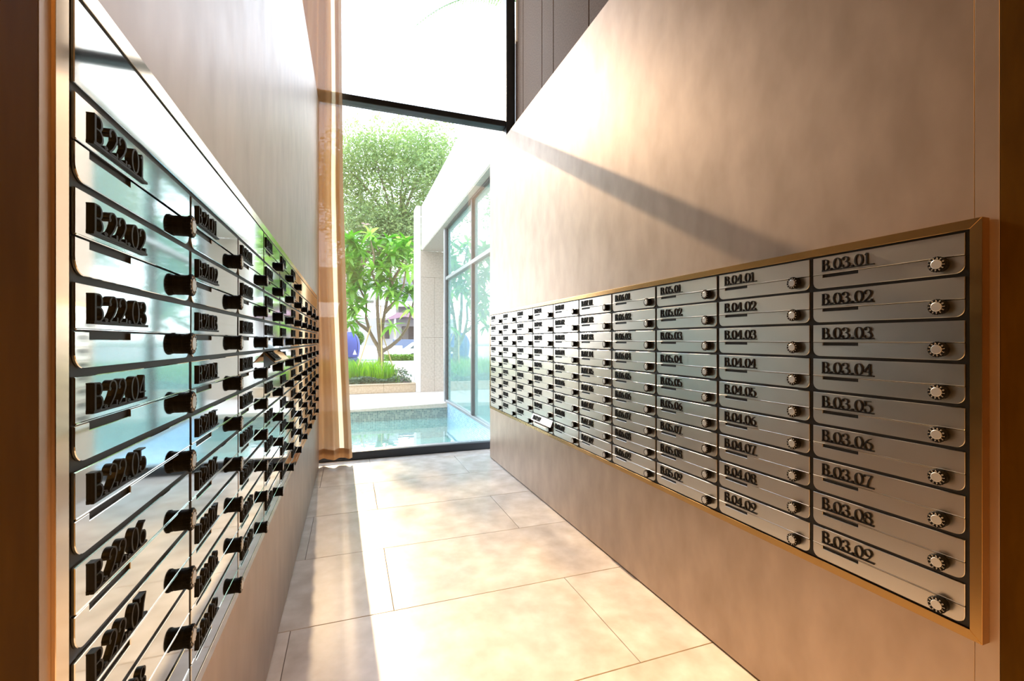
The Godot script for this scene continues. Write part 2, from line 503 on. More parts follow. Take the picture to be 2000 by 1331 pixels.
func box_shapes():
	font = SystemFont.new(); font.font_names = PackedStringArray(["Droid Serif"])
	# local frame of one letterbox: x right, y down from the row line (negative), z outwards from the cabinet face
	var st := mb()
	extrude(st, PackedVector2Array([Vector2(PX0, -0.0030), Vector2(PX1, -0.0030), Vector2(PX1, -0.0555), Vector2(PX0, -0.0555)]), 0.0, 0.0032, 0.0009)
	bx(st, Vector3(PX0, -0.0570, 0.0006), Vector3(PX1, -0.0548, 0.0044), 0.0008)
	flap_mesh = fin(st)
	st = mb()
	var pl := PackedVector2Array([Vector2(PX0, -0.0585), Vector2(0.0372, -0.0585), Vector2(0.0372, -0.0675), Vector2(0.1430, -0.0675), Vector2(0.1430, -0.0585), Vector2(PX1, -0.0585)])
	var r := 0.020
	for k in 8:
		var t := PI * 0.5 * k / 7.0
		pl.append(Vector2(PX1 - r + r * cos(t), -0.1010 + r - r * sin(t)))
	for k in 8:
		var t := PI * 0.5 * k / 7.0
		pl.append(Vector2(PX0 + r - r * sin(t), -0.1010 + r - r * cos(t)))
	extrude(st, pl, 0.0, 0.0030, 0.0008)
	door_mesh = fin(st)
	st = SurfaceTool.new(); st.begin(Mesh.PRIMITIVE_TRIANGLES); st.set_smooth_group(-1)
	lathe(st, [Vector2(0.0182, 0.0), Vector2(0.0182, 0.008), Vector2(0.0178, 0.010), Vector2(0.0182, 0.013), Vector2(0.0188, 0.018), Vector2(0.0192, 0.020), Vector2(0.0192, 0.0240), Vector2(0.0180, 0.0256), Vector2(0.0, 0.0256)], 28)
	for k in 24:
		var t := TAU * k / 24
		bx(st, Vector3(0.0184, -0.0009, 0.0180), Vector3(0.0199, 0.0009, 0.0242), 0.0004, Transform3D(Basis(Vector3(0, 0, 1), t), Vector3.ZERO))
	knob_mesh = fin(st)
	st = mb()
	lathe(st, [Vector2(0.0116, 0.0254), Vector2(0.0116, 0.0266), Vector2(0.0108, 0.0272), Vector2(0.0, 0.0272)], 24)
	cap_mesh = fin(st)
	st = mb()
	var marks := ["A", "F", "0", "1", "2", "3", "4", "5", "6", "7", "8", "9"]
	for k in 12:
		var t := TAU * k / 12.0
		var b := Basis(Vector3(0, 0, 1), -t).scaled(Vector3(1, 1, 1))
		text_into(st, marks[k], Transform3D(b * Basis.from_scale(Vector3(0.0066, 0.0058, 0.0016)), b * Vector3(0, 0.0149, 0.0257)), 32, 0.25, 4.0)
	marks_mesh = fin_keep(st)

func fin_keep(st: SurfaceTool) -> ArrayMesh:
	return st.commit()

func arc(cx: float, cy: float, rx: float, ry: float, a0: float, a1: float, n := 10) -> PackedVector2Array:
	var o := PackedVector2Array()
	for k in n + 1:
		var t := deg_to_rad(lerpf(a0, a1, float(k) / n))
		o.append(Vector2(cx + rx * cos(t), cy + ry * sin(t)))
	return o

func glyph(ch: String) -> Array:       # strokes in a box 0..1 wide, 0..1 high; contrast comes from the stroke direction
	match ch:
		"B": return [[Vector2(0.13, 0), Vector2(0.13, 1)], [Vector2(0, 0.0), Vector2(0.5, 0.0)], [Vector2(0, 1.0), Vector2(0.5, 1.0)], [Vector2(0.13, 0.52), Vector2(0.5, 0.52)], arc(0.5, 0.76, 0.36, 0.24, 90, -90), arc(0.5, 0.26, 0.46, 0.26, 90, -90)]
		"0": return [arc(0.5, 0.5, 0.43, 0.5, 0, 360, 22)]
		"1": return [[Vector2(0.5, 0), Vector2(0.5, 1)], [Vector2(0.2, 0.84), Vector2(0.34, 0.90), Vector2(0.5, 1.0)], [Vector2(0.24, 0), Vector2(0.76, 0)]]
		"2": return [arc(0.48, 0.72, 0.40, 0.28, 175, -25, 13) + PackedVector2Array([Vector2(0.62, 0.36), Vector2(0.30, 0.14), Vector2(0.06, 0.02)]), [Vector2(0.05, 0.02), Vector2(0.92, 0.02)], [Vector2(0.92, 0.0), Vector2(0.94, 0.2)], arc(0.13, 0.70, 0.05, 0.05, 0, 360, 6)]
		"3": return [arc(0.45, 0.76, 0.36, 0.24, 165, -90, 12), arc(0.45, 0.26, 0.45, 0.26, 90, -165, 14), arc(0.14, 0.78, 0.05, 0.05, 0, 360, 6), arc(0.10, 0.22, 0.05, 0.05, 0, 360, 6)]
		"4": return [[Vector2(0.70, 0), Vector2(0.70, 1)], [Vector2(0.70, 1.0), Vector2(0.03, 0.29)], [Vector2(0.03, 0.27), Vector2(0.97, 0.27)], [Vector2(0.46, 0), Vector2(0.94, 0)]]
		"5": return [[Vector2(0.14, 0.98), Vector2(0.86, 0.98)], [Vector2(0.14, 1.0), Vector2(0.13, 0.52)], arc(0.44, 0.32, 0.46, 0.32, 130, -160, 15), arc(0.10, 0.22, 0.05, 0.05, 0, 360, 6)]
		"6": return [arc(0.5, 0.30, 0.42, 0.30, 0, 360, 18), PackedVector2Array([Vector2(0.86, 0.97), Vector2(0.60, 0.90), Vector2(0.34, 0.72), Vector2(0.14, 0.48), Vector2(0.08, 0.30)])]
		"7": return [[Vector2(0.06, 0.98), Vector2(0.94, 0.98)], [Vector2(0.94, 1.0), Vector2(0.62, 0.55), Vector2(0.42, 0.0)], [Vector2(0.06, 1.0), Vector2(0.06, 0.80)]]
		"8": return [arc(0.5, 0.765, 0.35, 0.235, 0, 360, 18), arc(0.5, 0.265, 0.43, 0.265, 0, 360, 18)]
		"9": return [arc(0.5, 0.70, 0.42, 0.30, 0, 360, 18), PackedVector2Array([Vector2(0.14, 0.03), Vector2(0.40, 0.10), Vector2(0.66, 0.28), Vector2(0.86, 0.52), Vector2(0.92, 0.70)])]
		".": return [arc(0.5, 0.07, 0.28, 0.045, 0, 360, 8)]
	return []

func ribbon(st: SurfaceTool, pts: PackedVector2Array, thin: float, thick: float, z1: float):
	var n := pts.size()
	var closed := n > 3 and pts[0].distance_to(pts[n - 1]) < 1e-5
	var l := PackedVector2Array()
	var r := PackedVector2Array()
	for k in n:
		var a := pts[k - 1] if k > 0 else (pts[n - 2] if closed else pts[0])
		var b := pts[k + 1] if k < n - 1 else (pts[1] if closed else pts[n - 1])
		var d := (b - a).normalized()
		var w := lerpf(thin, thick, d.y * d.y) * 0.5
		var nn := Vector2(-d.y, d.x) * w
		l.append(pts[k] + nn); r.append(pts[k] - nn)
	var v := func(q: Vector2, z: float) -> Vector3: return Vector3(q.x, q.y, z)
	for k in n - 1:
		quad(st, v.call(l[k], z1), v.call(l[k + 1], z1), v.call(r[k + 1], z1), v.call(r[k], z1), Vector3(0, 0, 1))
		var ol := l[k] - r[k]
		quad(st, v.call(l[k], 0.0), v.call(l[k + 1], 0.0), v.call(l[k + 1], z1), v.call(l[k], z1), Vector3(ol.x, ol.y, 0))
		quad(st, v.call(r[k], 0.0), v.call(r[k + 1], 0.0), v.call(r[k + 1], z1), v.call(r[k], z1), Vector3(-ol.x, -ol.y, 0))
	if not closed:
		for k in [0, n - 1]:
			var o := pts[k] - pts[1 if k == 0 else n - 2]
			quad(st, v.call(l[k], 0.0), v.call(r[k], 0.0), v.call(r[k], z1), v.call(l[k], z1), Vector3(o.x, o.y, 0))

func nameplate(code: String) -> ArrayMesh:
	var st := mb()
	var x := 0.0375
	var wide := {"B": 0.0205, ".": 0.0098, "1": 0.0170}
	for ch in code:
		var w: float = wide.get(ch, 0.0228)
		for s in glyph(ch):
			var pts := PackedVector2Array()
			for q in s: pts.append(Vector2(x + q.x * w, -0.0455 + q.y * 0.0325))
			ribbon(st, pts, 0.0017, 0.0042, 0.0042)
		x += w + 0.0024
	bx(st, Vector3(0.0366, -0.0490, 0.0), Vector3(0.1884, -0.0455, 0.0040), 0.0005)
	return fin(st)

func letterbox(code: String, at: Vector3, yaw: float, metal: Material, label: String, group: String, tilt := 0.0, jig := 0.0) -> Node3D:
	var o := root("letterbox", at, yaw)
	tag(o, label, "letterbox", group)
	var jd := Transform3D(Basis.from_euler(Vector3(rng.randfn(0, jig), rng.randfn(0, jig), 0)), Vector3.ZERO)
	var jf := Transform3D(Basis.from_euler(Vector3(rng.randfn(0, jig), rng.randfn(0, jig), 0)), Vector3.ZERO)
	if tilt > 0.0:       # the flap swings out about its top edge
		var h := Vector3(0, -0.003, 0.001)
		jf = Transform3D(Basis(Vector3(1, 0, 0), -tilt), h - Basis(Vector3(1, 0, 0), -tilt) * h)
	put("door_panel", door_mesh, metal, o, jd)
	var f := put("slot_flap", flap_mesh, metal, o, jf)
	put("number_sign", nameplate(code), M.letter, f, Transform3D(Basis.IDENTITY, Vector3(0, 0, 0.0032)))
	var k := put("combination_knob", knob_mesh, M.black_gloss, o, Transform3D(Basis(Vector3(0, 0, 1), rng.randf_range(-0.5, 0.5) * 0.3) * Basis.from_scale(Vector3(1, 1, 0.80)), Vector3(COL - 0.0530, -0.0744, 0.0028)))
	put("knob_cap", cap_mesh, M.silver, k)
	put("dial_marks", marks_mesh, M.white_mark, k)
	return o

func frame_rails(parent: Node, x_in: float, x_out: float, z0: float, z1: float, ylo: float, yhi: float, wd: float, m: Material):     # four mitred rails
	var turn := Transform3D(Basis(Vector3(0, 0, 1), Vector3(0, 1, 0), Vector3(-1, 0, 0)), Vector3.ZERO)
	if x_in > 0.0: turn = Transform3D(Basis(Vector3(0, 0, 1), Vector3(0, 1, 0), Vector3(-1, 0, 0)), Vector3.ZERO)
	var inner := [Vector2(-z0, EYE + ylo), Vector2(-z1, EYE + ylo), Vector2(-z1, EYE + yhi), Vector2(-z0, EYE + yhi)]
	var outer := [Vector2(-z0 + wd, EYE + ylo - wd), Vector2(-z1 - wd, EYE + ylo - wd), Vector2(-z1 - wd, EYE + yhi + wd), Vector2(-z0 + wd, EYE + yhi + wd)]
	for k in 4:
		var n := (k + 1) % 4
		var st := mb()
		var poly := PackedVector2Array([inner[k], inner[n], outer[n], outer[k]])
		if x_in > 0.0: extrude(st, poly, -x_out, -x_in, 0.0006, turn)          # front faces -x
		else: extrude(st, poly, x_in, x_out, 0.0006, Transform3D(Basis(Vector3(0, 0, 1), Vector3(0, 1, 0), Vector3(1, 0, 0)), Vector3.ZERO))
		build("frame_rail", st, m, parent)

func panels():
	box_shapes()
	# ---- right wall: columns 03 (nearest) to 12, nine rows
	var zr := 0.6614
	var yr := 0.2653
	var cab := root("letterbox_cabinet")
	tag(cab, "black letterbox cabinet with brass frame on the right wall", "cabinet")
	cb("body", 1.407, yr - 9 * ROW, zr - 0.003, 1.4305, yr + 0.003, zr + 10 * COL + 0.003, M.black, cab, 0.001)
	frame_rails(cab, 1.402, 1.4305, zr - 0.003, zr + 10 * COL + 0.003, yr - 9 * ROW, yr + 0.003, 0.0235, M.frame_right)
	for i in 10:
		for j in 9:
			var code := "B.%02d.%02d" % [i + 3, j + 1]
			letterbox(code, P(1.4064, yr - j * ROW, zr + (i + 1) * COL), -PI / 2, M.brushed,
				"brushed steel letterbox door %s, %s row, %s column of the right wall" % [code, ROWS9[j], COLS10[i]] if not (i == 6 and j == 8) else "brushed steel letterbox door B.09.09, flap pushed open by post, right wall",
				"letterboxes on the right wall", 0.42 if (i == 6 and j == 8) else 0.0, 0.0006)
	# letter sticking out of B.09.09
	var lt := mb()
	var b := P(1.400, yr - 8 * ROW - 0.060, zr + 6.5 * COL)
	bx(lt, Vector3(-0.030, -0.0012, -0.12), Vector3(0.006, 0.0012, 0.12), 0.0004, Transform3D(Basis(Vector3(0, 0, 1), 0.30), Vector3.ZERO))
	var env := build("envelope", lt, M.paper, self, Transform3D(Basis.IDENTITY, b))
	tag(env, "white envelope sticking out of the open flap of letterbox B.09.09", "envelope")
	# ---- left wall: columns 22 (nearest) to 13, nine rows, a tenth row on top at three columns
	var zl := 0.6346
	var yl := 0.3887
	var cl := root("letterbox_cabinet")
	tag(cl, "black letterbox cabinet with polished champagne frame on the left wall", "cabinet")
	cb("body", -0.2934, yl - 10 * ROW, zl - 0.003, -0.2929, yl + 0.003, zl + 10 * COL + 0.003, M.black, cl, 0.001)
	frame_rails(cl, -0.2934, -0.2896, zl - 0.003, zl + 10 * COL + 0.003, yl - 10 * ROW, yl + 0.003, 0.0245, M.frame_left)
	for i in 10:
		for j in 10:
			if j == 0 and (i < 3 or i > 5): continue
			var unit := j + 1 if (i >= 3 and i <= 5) else j
			var code := "B.%02d.%02d" % [22 - i, unit]
			letterbox(code, P(-0.2921, yl - j * ROW, zl + i * COL), PI / 2, M.mirror,
				"polished steel letterbox door %s, %s row, %s column of the left wall" % [code, ROWS10[j], COLS10[i]] if not (i == 3 and j == 4) else "polished steel letterbox door B.19.05, slot flap swung open, left wall",
				"letterboxes on the left wall", 0.75 if (i == 3 and j == 4) else 0.0, 0.0011)
	for s in [[0, 3, "long blank polished steel panel above letterboxes B.22.01 to B.20.01"], [6, 10, "blank polished steel panel above letterboxes B.16.01 to B.13.01 near the curtain"]]:
		var st := mb()
		extrude(st, PackedVector2Array([Vector2(PX0, -0.003), Vector2(COL * (s[1] - s[0]) - PX0, -0.003), Vector2(COL * (s[1] - s[0]) - PX0, -0.1), Vector2(PX0, -0.1)]), 0.0, 0.003, 0.0008)
		var o := build("blank_panel", st, M.mirror, self, Transform3D(Basis(Vector3.UP, PI / 2), P(-0.2924, yl, zl + s[0] * COL)))
		tag(o, s[2], "panel")

# ------------------------------------------------------------------ pool court and facade
func outside():
	var FX := 2.0
	# pool
	var pool := root("pool", P(-0.5, -2.1, 7.5))
	tag(pool, "shallow mosaic lined pool just outside the window", "pool")
	var part := func(called, x0, y0, z0, x1, y1, z1, m):
		var st := mb()
		bx(st, P(x0, y0, z0) - pool.position, P(x1, y1, z1) - pool.position, 0.003)
		return build(called, st, m, pool)
	part.call("basin_floor", -4.0, -2.2, 5.28, FX, -2.1, 9.84, M.mosaic)
	part.call("side_wall", FX, -2.2, 5.28, FX + 0.12, -1.345, 9.84, M.mosaic_blue)
	part.call("side_wall", -4.2, -2.2, 5.28, -4.0, -1.40, 9.84, M.mosaic)
	# far wall with a slightly rising top edge
	var st := mb()
	var toZ := Transform3D(Basis(Vector3(1, 0, 0), Vector3(0, 1, 0), Vector3(0, 0, 1)), Vector3.ZERO)
	extrude(st, PackedVector2Array([Vector2(-4.0, EYE - 2.2), Vector2(FX, EYE - 2.2), Vector2(FX, EYE - 1.375), Vector2(0.03, EYE - 1.437), Vector2(-4.0, EYE - 1.44)]), -10.0, -9.84, 0.0, toZ)
	var fw := build("far_wall", st, M.mosaic_grey, pool, Transform3D(Basis.IDENTITY, -pool.position))
	# water
	st = mb()
	st.set_smooth_group(0)
	var nx := 24
	for i in nx:
		for j in nx:
			var xa := lerpf(-4.0, FX, float(i) / nx)
			var xb := lerpf(-4.0, FX, float(i + 1) / nx)
			var za := lerpf(5.28, 9.84, float(j) / nx)
			var zb := lerpf(5.28, 9.84, float(j + 1) / nx)
			quad(st, P(xa, -1.67, za), P(xb, -1.67, za), P(xb, -1.67, zb), P(xa, -1.67, zb), Vector3.UP)
	var wt := build("water", st, M.water)
	tag(wt, "still turquoise water filling the mosaic pool outside the window", "water", "", "stuff")
	# deck of stone slabs
	var dk := root("terrace")
	struct(dk, "pale stone paving between the pool and the planter", "terrace")
	cb("slab_bed", -6.0, -2.0, 10.001, 4.0, -1.46, 12.62, M.grout, dk)
	for i in 9:
		for j in 4:
			var x0 := -6.0 + 1.1 * i
			var z0 := 10.0 + 0.655 * j
			var st2 := mb()
			bx(st2, P(x0 + 0.002, -1.46, z0 + 0.002), P(minf(x0 + 1.1, 4.0) - 0.002, -1.415 + (0.03 if x0 > 0.5 else 0.0) * 0.0, z0 + 0.653), 0.003)
			build("slab", st2, M.stone, dk)
	st = mb()
	extrude(st, PackedVector2Array([Vector2(-4.2, EYE - 1.46), Vector2(2.3, EYE - 1.46), Vector2(2.3, EYE - 1.355), Vector2(0.03, EYE - 1.412), Vector2(-4.2, EYE - 1.414)]), -10.02, -9.80, 0.004, toZ)
	build("coping", st, M.stone, dk)
	# ground beyond
	var gr := cb("ground", -60, -1.75, 12.7, 60, -1.56, 120, M.asphalt)
	struct(gr, "pale sunlit road beyond the planting", "ground")
	# glazed facade on the right of the pool
	var fc := root("glazed_facade")
	tag(fc, "teal glazed facade in grey frames standing along the right edge of the pool", "facade")
	cb("sill_rail", FX - 0.03, -1.343, 5.3, FX + 0.09, -1.29, 9.86, M.alu, fc, 0.006)
	cb("corner_post", FX - 0.03, -1.29, 9.80, FX + 0.09, 2.468, 9.88, M.dark_frame, fc, 0.006)
	cb("corner_trim", FX - 0.05, -1.343, 9.88, FX + 0.09, 2.468, 9.98, M.alu, fc, 0.006)
	for z in [7.60, 5.32]:
		cb("mullion", FX - 0.035, -1.29, z - 0.035, FX + 0.09, 2.43, z + 0.035, M.dark_frame, fc, 0.006)
	cb("transom", FX - 0.04, 1.315, 5.3, FX + 0.09, 1.385, 9.80, M.alu, fc, 0.006)
	cb("head_rail", FX - 0.03, 2.43, 5.3, FX + 0.09, 2.468, 9.80, M.dark_frame, fc, 0.006)
	for zz in [[5.355, 7.565], [7.635, 9.80]]:
		for yy in [[-1.29, 1.315], [1.385, 2.43]]:
			cb("pane", FX + 0.02, yy[0], zz[0], FX + 0.03, yy[1], zz[1], M.teal_glass, fc, 0.001)
	# room behind the glass
	var rm := root("facade_room")
	struct(rm, "dim room behind the teal glazed facade", "room")
	cb("room_floor", FX + 0.13, -1.5, 5.3, 6.0, -1.345, 9.98, M.room, rm)
	cb("room_wall", 5.8, -1.345, 5.3, 6.0, 2.49, 9.98, M.room, rm)
	cb("room_wall", FX + 0.09, -1.345, 9.88, 5.8, 2.49, 10.0, M.room, rm)
	cb("room_wall", FX + 0.13, -1.345, 5.14, 5.8, 2.49, 5.3, M.room, rm)
	# white upper storey
	var us := root("upper_storey")
	tag(us, "smooth white fascia block overhanging the glazed facade", "building")
	cb("block", 1.85, 2.49, 5.30, 8.0, 3.70, 12.60, M.white, us, 0.01)
	cb("soffit", 1.87, 2.47, 5.32, 7.9, 2.489, 12.58, M.stone, us, 0.004)
	var tw := cb("set_back_tower", 5.3, 3.701, 5.56, 12.0, 13.0, 10.6, M.white, self, 0.02)
	tag(tw, "tall white block set back above the fascia block", "building")
	var ew := root("wall_exterior")
	struct(ew, "outer stone face of the building round the tall window", "wall")
	cb("face_panel", -10.0, -1.30, 5.16, -0.96, 13.0, 5.275, M.stone, ew)
	cb("face_panel", -0.955, 4.96, 5.16, 2.0, 13.0, 5.275, M.stone, ew)
	cb("face_panel", 2.12, 3.705, 5.15, 12.0, 13.0, 5.29, M.stone, ew)
	# stone clad column
	var co := root("clad_column", P(2.15, -1.42, 12.8))
	tag(co, "square stone clad column under the overhang beside the planter", "column")
	var cp := func(called, x0, y0, z0, x1, y1, z1, m):
		var s2 := mb()
		bx(s2, P(x0, y0, z0) - co.position, P(x1, y1, z1) - co.position, 0.005)
		return build(called, s2, m, co)
	cp.call("core", 1.84, -1.42, 12.63, 2.62, 2.48, 13.1, M.grout)
	cp.call("fin", 1.71, -1.42, 12.60, 1.835, 3.70, 13.1, M.white)
	for q in [[1.84, 2.65, 1.745, 2.47], [1.84, 2.205, 0.082, 1.741], [2.209, 2.65, 0.082, 1.741], [1.84, 2.205, -1.42, 0.078], [2.209, 2.65, -1.42, 0.078]]:
		cp.call("stone_panel", q[0], q[2], 12.60, q[1], q[3], 12.628, M.stone)
	# planter
	var pl := root("planter", P(-1.6, -1.42, 13.2))
	tag(pl, "long low beige stone planter box across the end of the terrace", "planter")
	var pp := func(called, x0, y0, z0, x1, y1, z1, m):
		var s2 := mb()
		bx(s2, P(x0, y0, z0) - pl.position, P(x1, y1, z1) - pl.position, 0.006)
		return build(called, s2, m, pl)
	for xx in [[-5.0, -2.6], [-2.597, -0.9], [-0.897, 0.855], [0.858, 1.70]]:
		pp.call("stone_panel", xx[0], -1.42, 12.66, xx[1], -1.20, 12.72, M.planter)
		pp.call("coping_stone", xx[0], -1.199, 12.64, xx[1], -1.165, 12.76, M.planter)
	pp.call("end_wall", 1.64, -1.42, 12.78, 1.70, -1.17, 15.6, M.planter)
	pp.call("back_wall", -5.0, -1.42, 15.6, 1.70, -1.17, 15.68, M.planter)
	pp.call("soil", -5.0, -1.42, 12.73, 1.64, -1.20, 15.59, M.soil)

# ------------------------------------------------------------------ plants
func leaf_shape(l: float, w: float, droop: float, n := 5) -> SurfaceTool:       # along +x, folded along the midrib
	var st := SurfaceTool.new(); st.begin(Mesh.PRIMITIVE_TRIANGLES); st.set_smooth_group(0)
	var pt := func(t: float, s: float) -> Vector3:
		var wide := w * 0.5 * pow(sin(PI * pow(clampf(t, 0.0, 1.0), 0.75)), 0.8)
		return Vector3(l * t, -droop * l * t * t + 0.18 * absf(s) * wide, s * wide)
	for i in n:
		var a := 0.02 + 0.97 * i / n
		var b := 0.02 + 0.97 * (i + 1) / n
		for s in [-1.0, 1.0]:
			quad(st, pt.call(a, 0.0), pt.call(b, 0.0), pt.call(b, s), pt.call(a, s), Vector3.UP)
	return st

func multi(called: String, mesh: Mesh, m: Material, xfs: Array, cols: Array, parent: Node = self) -> MultiMeshInstance3D:
	var mm := MultiMesh.new()
	mm.transform_format = MultiMesh.TRANSFORM_3D; mm.use_colors = true; mm.mesh = mesh
	mm.instance_count = xfs.size()
	for i in xfs.size():
		mm.set_instance_transform(i, xfs[i]); mm.set_instance_color(i, cols[i])
	var o := MultiMeshInstance3D.new(); o.multimesh = mm; o.material_override = m
	o.name = numbered(parent, called); parent.add_child(o, true)
	o.cast_shadow = GeometryInstance3D.SHADOW_CASTING_SETTING_ON
	return o

func rosette_tree():
	var sc := 14.2 / 12.75
	var base := P(0.78 * sc, -1.20, 14.2)
	var t := root("frangipani_tree", base)
	tag(t, "young tree with forked trunk and rosettes of long bright leaves in the planter", "tree")
	var st := mb()
	var p := func(x, y, dz = 0.0) -> Vector3: return P(x * sc, maxf(y * sc, -1.20), 14.2 + dz) - base
	# trunk and forked limbs
	tube(st, [p.call(0.78, -1.20), p.call(0.78, -0.75), p.call(0.79, -0.40), p.call(0.76, -0.20)], [0.105, 0.092, 0.09, 0.10], 9)
	build("trunk", st, M.bark, t)
	var limbs := [
		[[0.77, -0.25, 0.0], [0.62, 0.0, 0.05], [0.50, 0.25, 0.1], [0.41, 0.62, 0.15], [0.42, 1.05, 0.2], [0.21, 1.50, 0.3], [0.20, 1.95, 0.35]],
		[[0.77, -0.22, 0.0], [0.80, 0.25, -0.1], [0.88, 0.75, -0.15], [1.0, 1.45, -0.2], [1.03, 1.95, -0.2], [0.92, 2.35, -0.2]],
		[[0.79, -0.25, 0.0], [0.72, 0.30, -0.25], [0.68, 0.9, -0.3], [0.68, 1.45, -0.3], [0.55, 1.75, -0.35], [0.60, 2.2, -0.35], [0.5, 2.7, -0.3]],
		[[0.80, -0.30, 0.0], [1.05, -0.16, 0.1], [1.30, 0.05, 0.2], [1.52, 0.38, 0.2], [1.62, 0.80, 0.2], [1.73, 1.35, 0.2], [1.62, 1.9, 0.2]],
		[[0.88, 0.75, -0.15], [1.15, 1.05, -0.35], [1.35, 1.45, -0.4], [1.40, 1.85, -0.4]],
		[[0.42, 1.05, 0.2], [0.15, 1.15, 0.1], [-0.05, 1.45, 0.0], [-0.1, 1.9, 0.0]],
		[[1.0, 1.45, -0.2], [1.25, 1.9, -0.1], [1.42, 2.35, -0.1]],
		[[0.50, 0.25, 0.1], [0.22, 0.45, -0.1], [0.08, 0.62, -0.1]]]
	for l in limbs:
		st = mb()
		var pts := []
		var rad := []
		for k in l.size():
			pts.append(p.call(l[k][0], l[k][1], l[k][2])); rad.append(lerpf(0.066, 0.018, float(k) / (l.size() - 1)))
		tube(st, pts, rad, 7)
		build("limb", st, M.bark, t)
	var ends := [[0.20, 2.0, 0.35], [0.92, 2.4, -0.2], [0.5, 2.78, -0.3], [1.64, 1.98, 0.2], [1.40, 1.92, -0.4], [-0.1, 1.98, 0.0], [1.44, 2.42, -0.1], [0.06, 0.66, -0.1],
		[0.20, 1.45, 0.3], [1.0, 1.30, -0.45], [0.72, 1.35, -0.5], [0.55, 1.85, -0.4], [1.18, 1.05, -0.4], [1.62, 0.85, 0.1], [0.38, 1.05, 0.05], [-0.05, 2.45, 0.3], [1.05, 0.38, -0.3], [0.0, 1.1, -0.1],
		[0.82, 2.0, -0.3], [1.3, 2.75, 0.0], [1.75, 2.45, 0.3], [0.3, 2.35, 0.0], [1.70, 1.45, -0.1], [1.1, 2.6, 0.2]]
	var meshes := []
	for k in 3: meshes.append(fin(leaf_shape(0.42 + 0.05 * k, 0.125 + 0.01 * k, 0.35 + 0.2 * k)))
	for e in ends:
		var c: Vector3 = p.call(e[0], e[1], e[2])
		var ph := rng.randf() * TAU
		for k in 12:
			var yaw := ph + TAU * k * 0.382
			var el := deg_to_rad(lerpf(-28.0, 62.0, k / 11.0)) + rng.randfn(0, 0.12)
			var b := Basis(Vector3.UP, yaw) * Basis(Vector3(0, 0, 1), el) * Basis(Vector3(1, 0, 0), rng.randfn(0, 0.25))
			put("leaf", meshes[rng.randi() % 3], M.leaf if rng.randf() < 0.6 else M.leaf_young, t, Transform3D(b.scaled(Vector3.ONE * rng.randf_range(0.62, 0.95)), c))
	# smaller rosettes deeper in the crown
	var xs := []
	var cs := []
	for q in 54:
		var cx := rng.randf_range(-0.1, 1.55)
		var cy := rng.randf_range(1.25, 2.75) if rng.randf() < 0.8 else rng.randf_range(0.3, 1.2)
		if cy < 1.2 and cx > 0.35 and cx < 1.3: cx = rng.randf_range(-0.1, 0.3)
		var c: Vector3 = p.call(cx, cy, rng.randf_range(-0.7, 0.6))
		var ph := rng.randf() * TAU
		for k in 11:
			var b := Basis(Vector3.UP, ph + TAU * k * 0.382) * Basis(Vector3(0, 0, 1), deg_to_rad(lerpf(-30.0, 60.0, k / 10.0))) * Basis(Vector3(1, 0, 0), rng.randfn(0, 0.25))
			xs.append(Transform3D(b.scaled(Vector3.ONE * rng.randf_range(0.65, 1.0)), c))
			cs.append(Color(0.75, 0.9, 0.7).lerp(Color(1.2, 1.05, 0.85), rng.randf()))
	multi("inner_foliage", meshes[1], M.leaf, xs, cs, t).set_meta("kind", "stuff")
	# clusters of pale blossoms
	for e in [[0.42, 3.0, -0.3], [0.95, 2.75, -0.2], [-0.02, 2.75, 0.3]]:
		st = mb()
		for k in 14:
			var c: Vector3 = p.call(e[0], e[1], e[2]) + Vector3(rng.randfn(0, 0.09), rng.randfn(0, 0.05), rng.randfn(0, 0.07))
			for q in 5:
				var a := TAU * q / 5.0 + k
				var d := Vector3(cos(a), 0.35, sin(a)) * 0.045
				var s := Vector3(-sin(a), 0, cos(a)) * 0.02
				tri(st, c, c + d + s, c + d - s, Vector3.UP)
		build("blossom_cluster", st, M.flower, t)

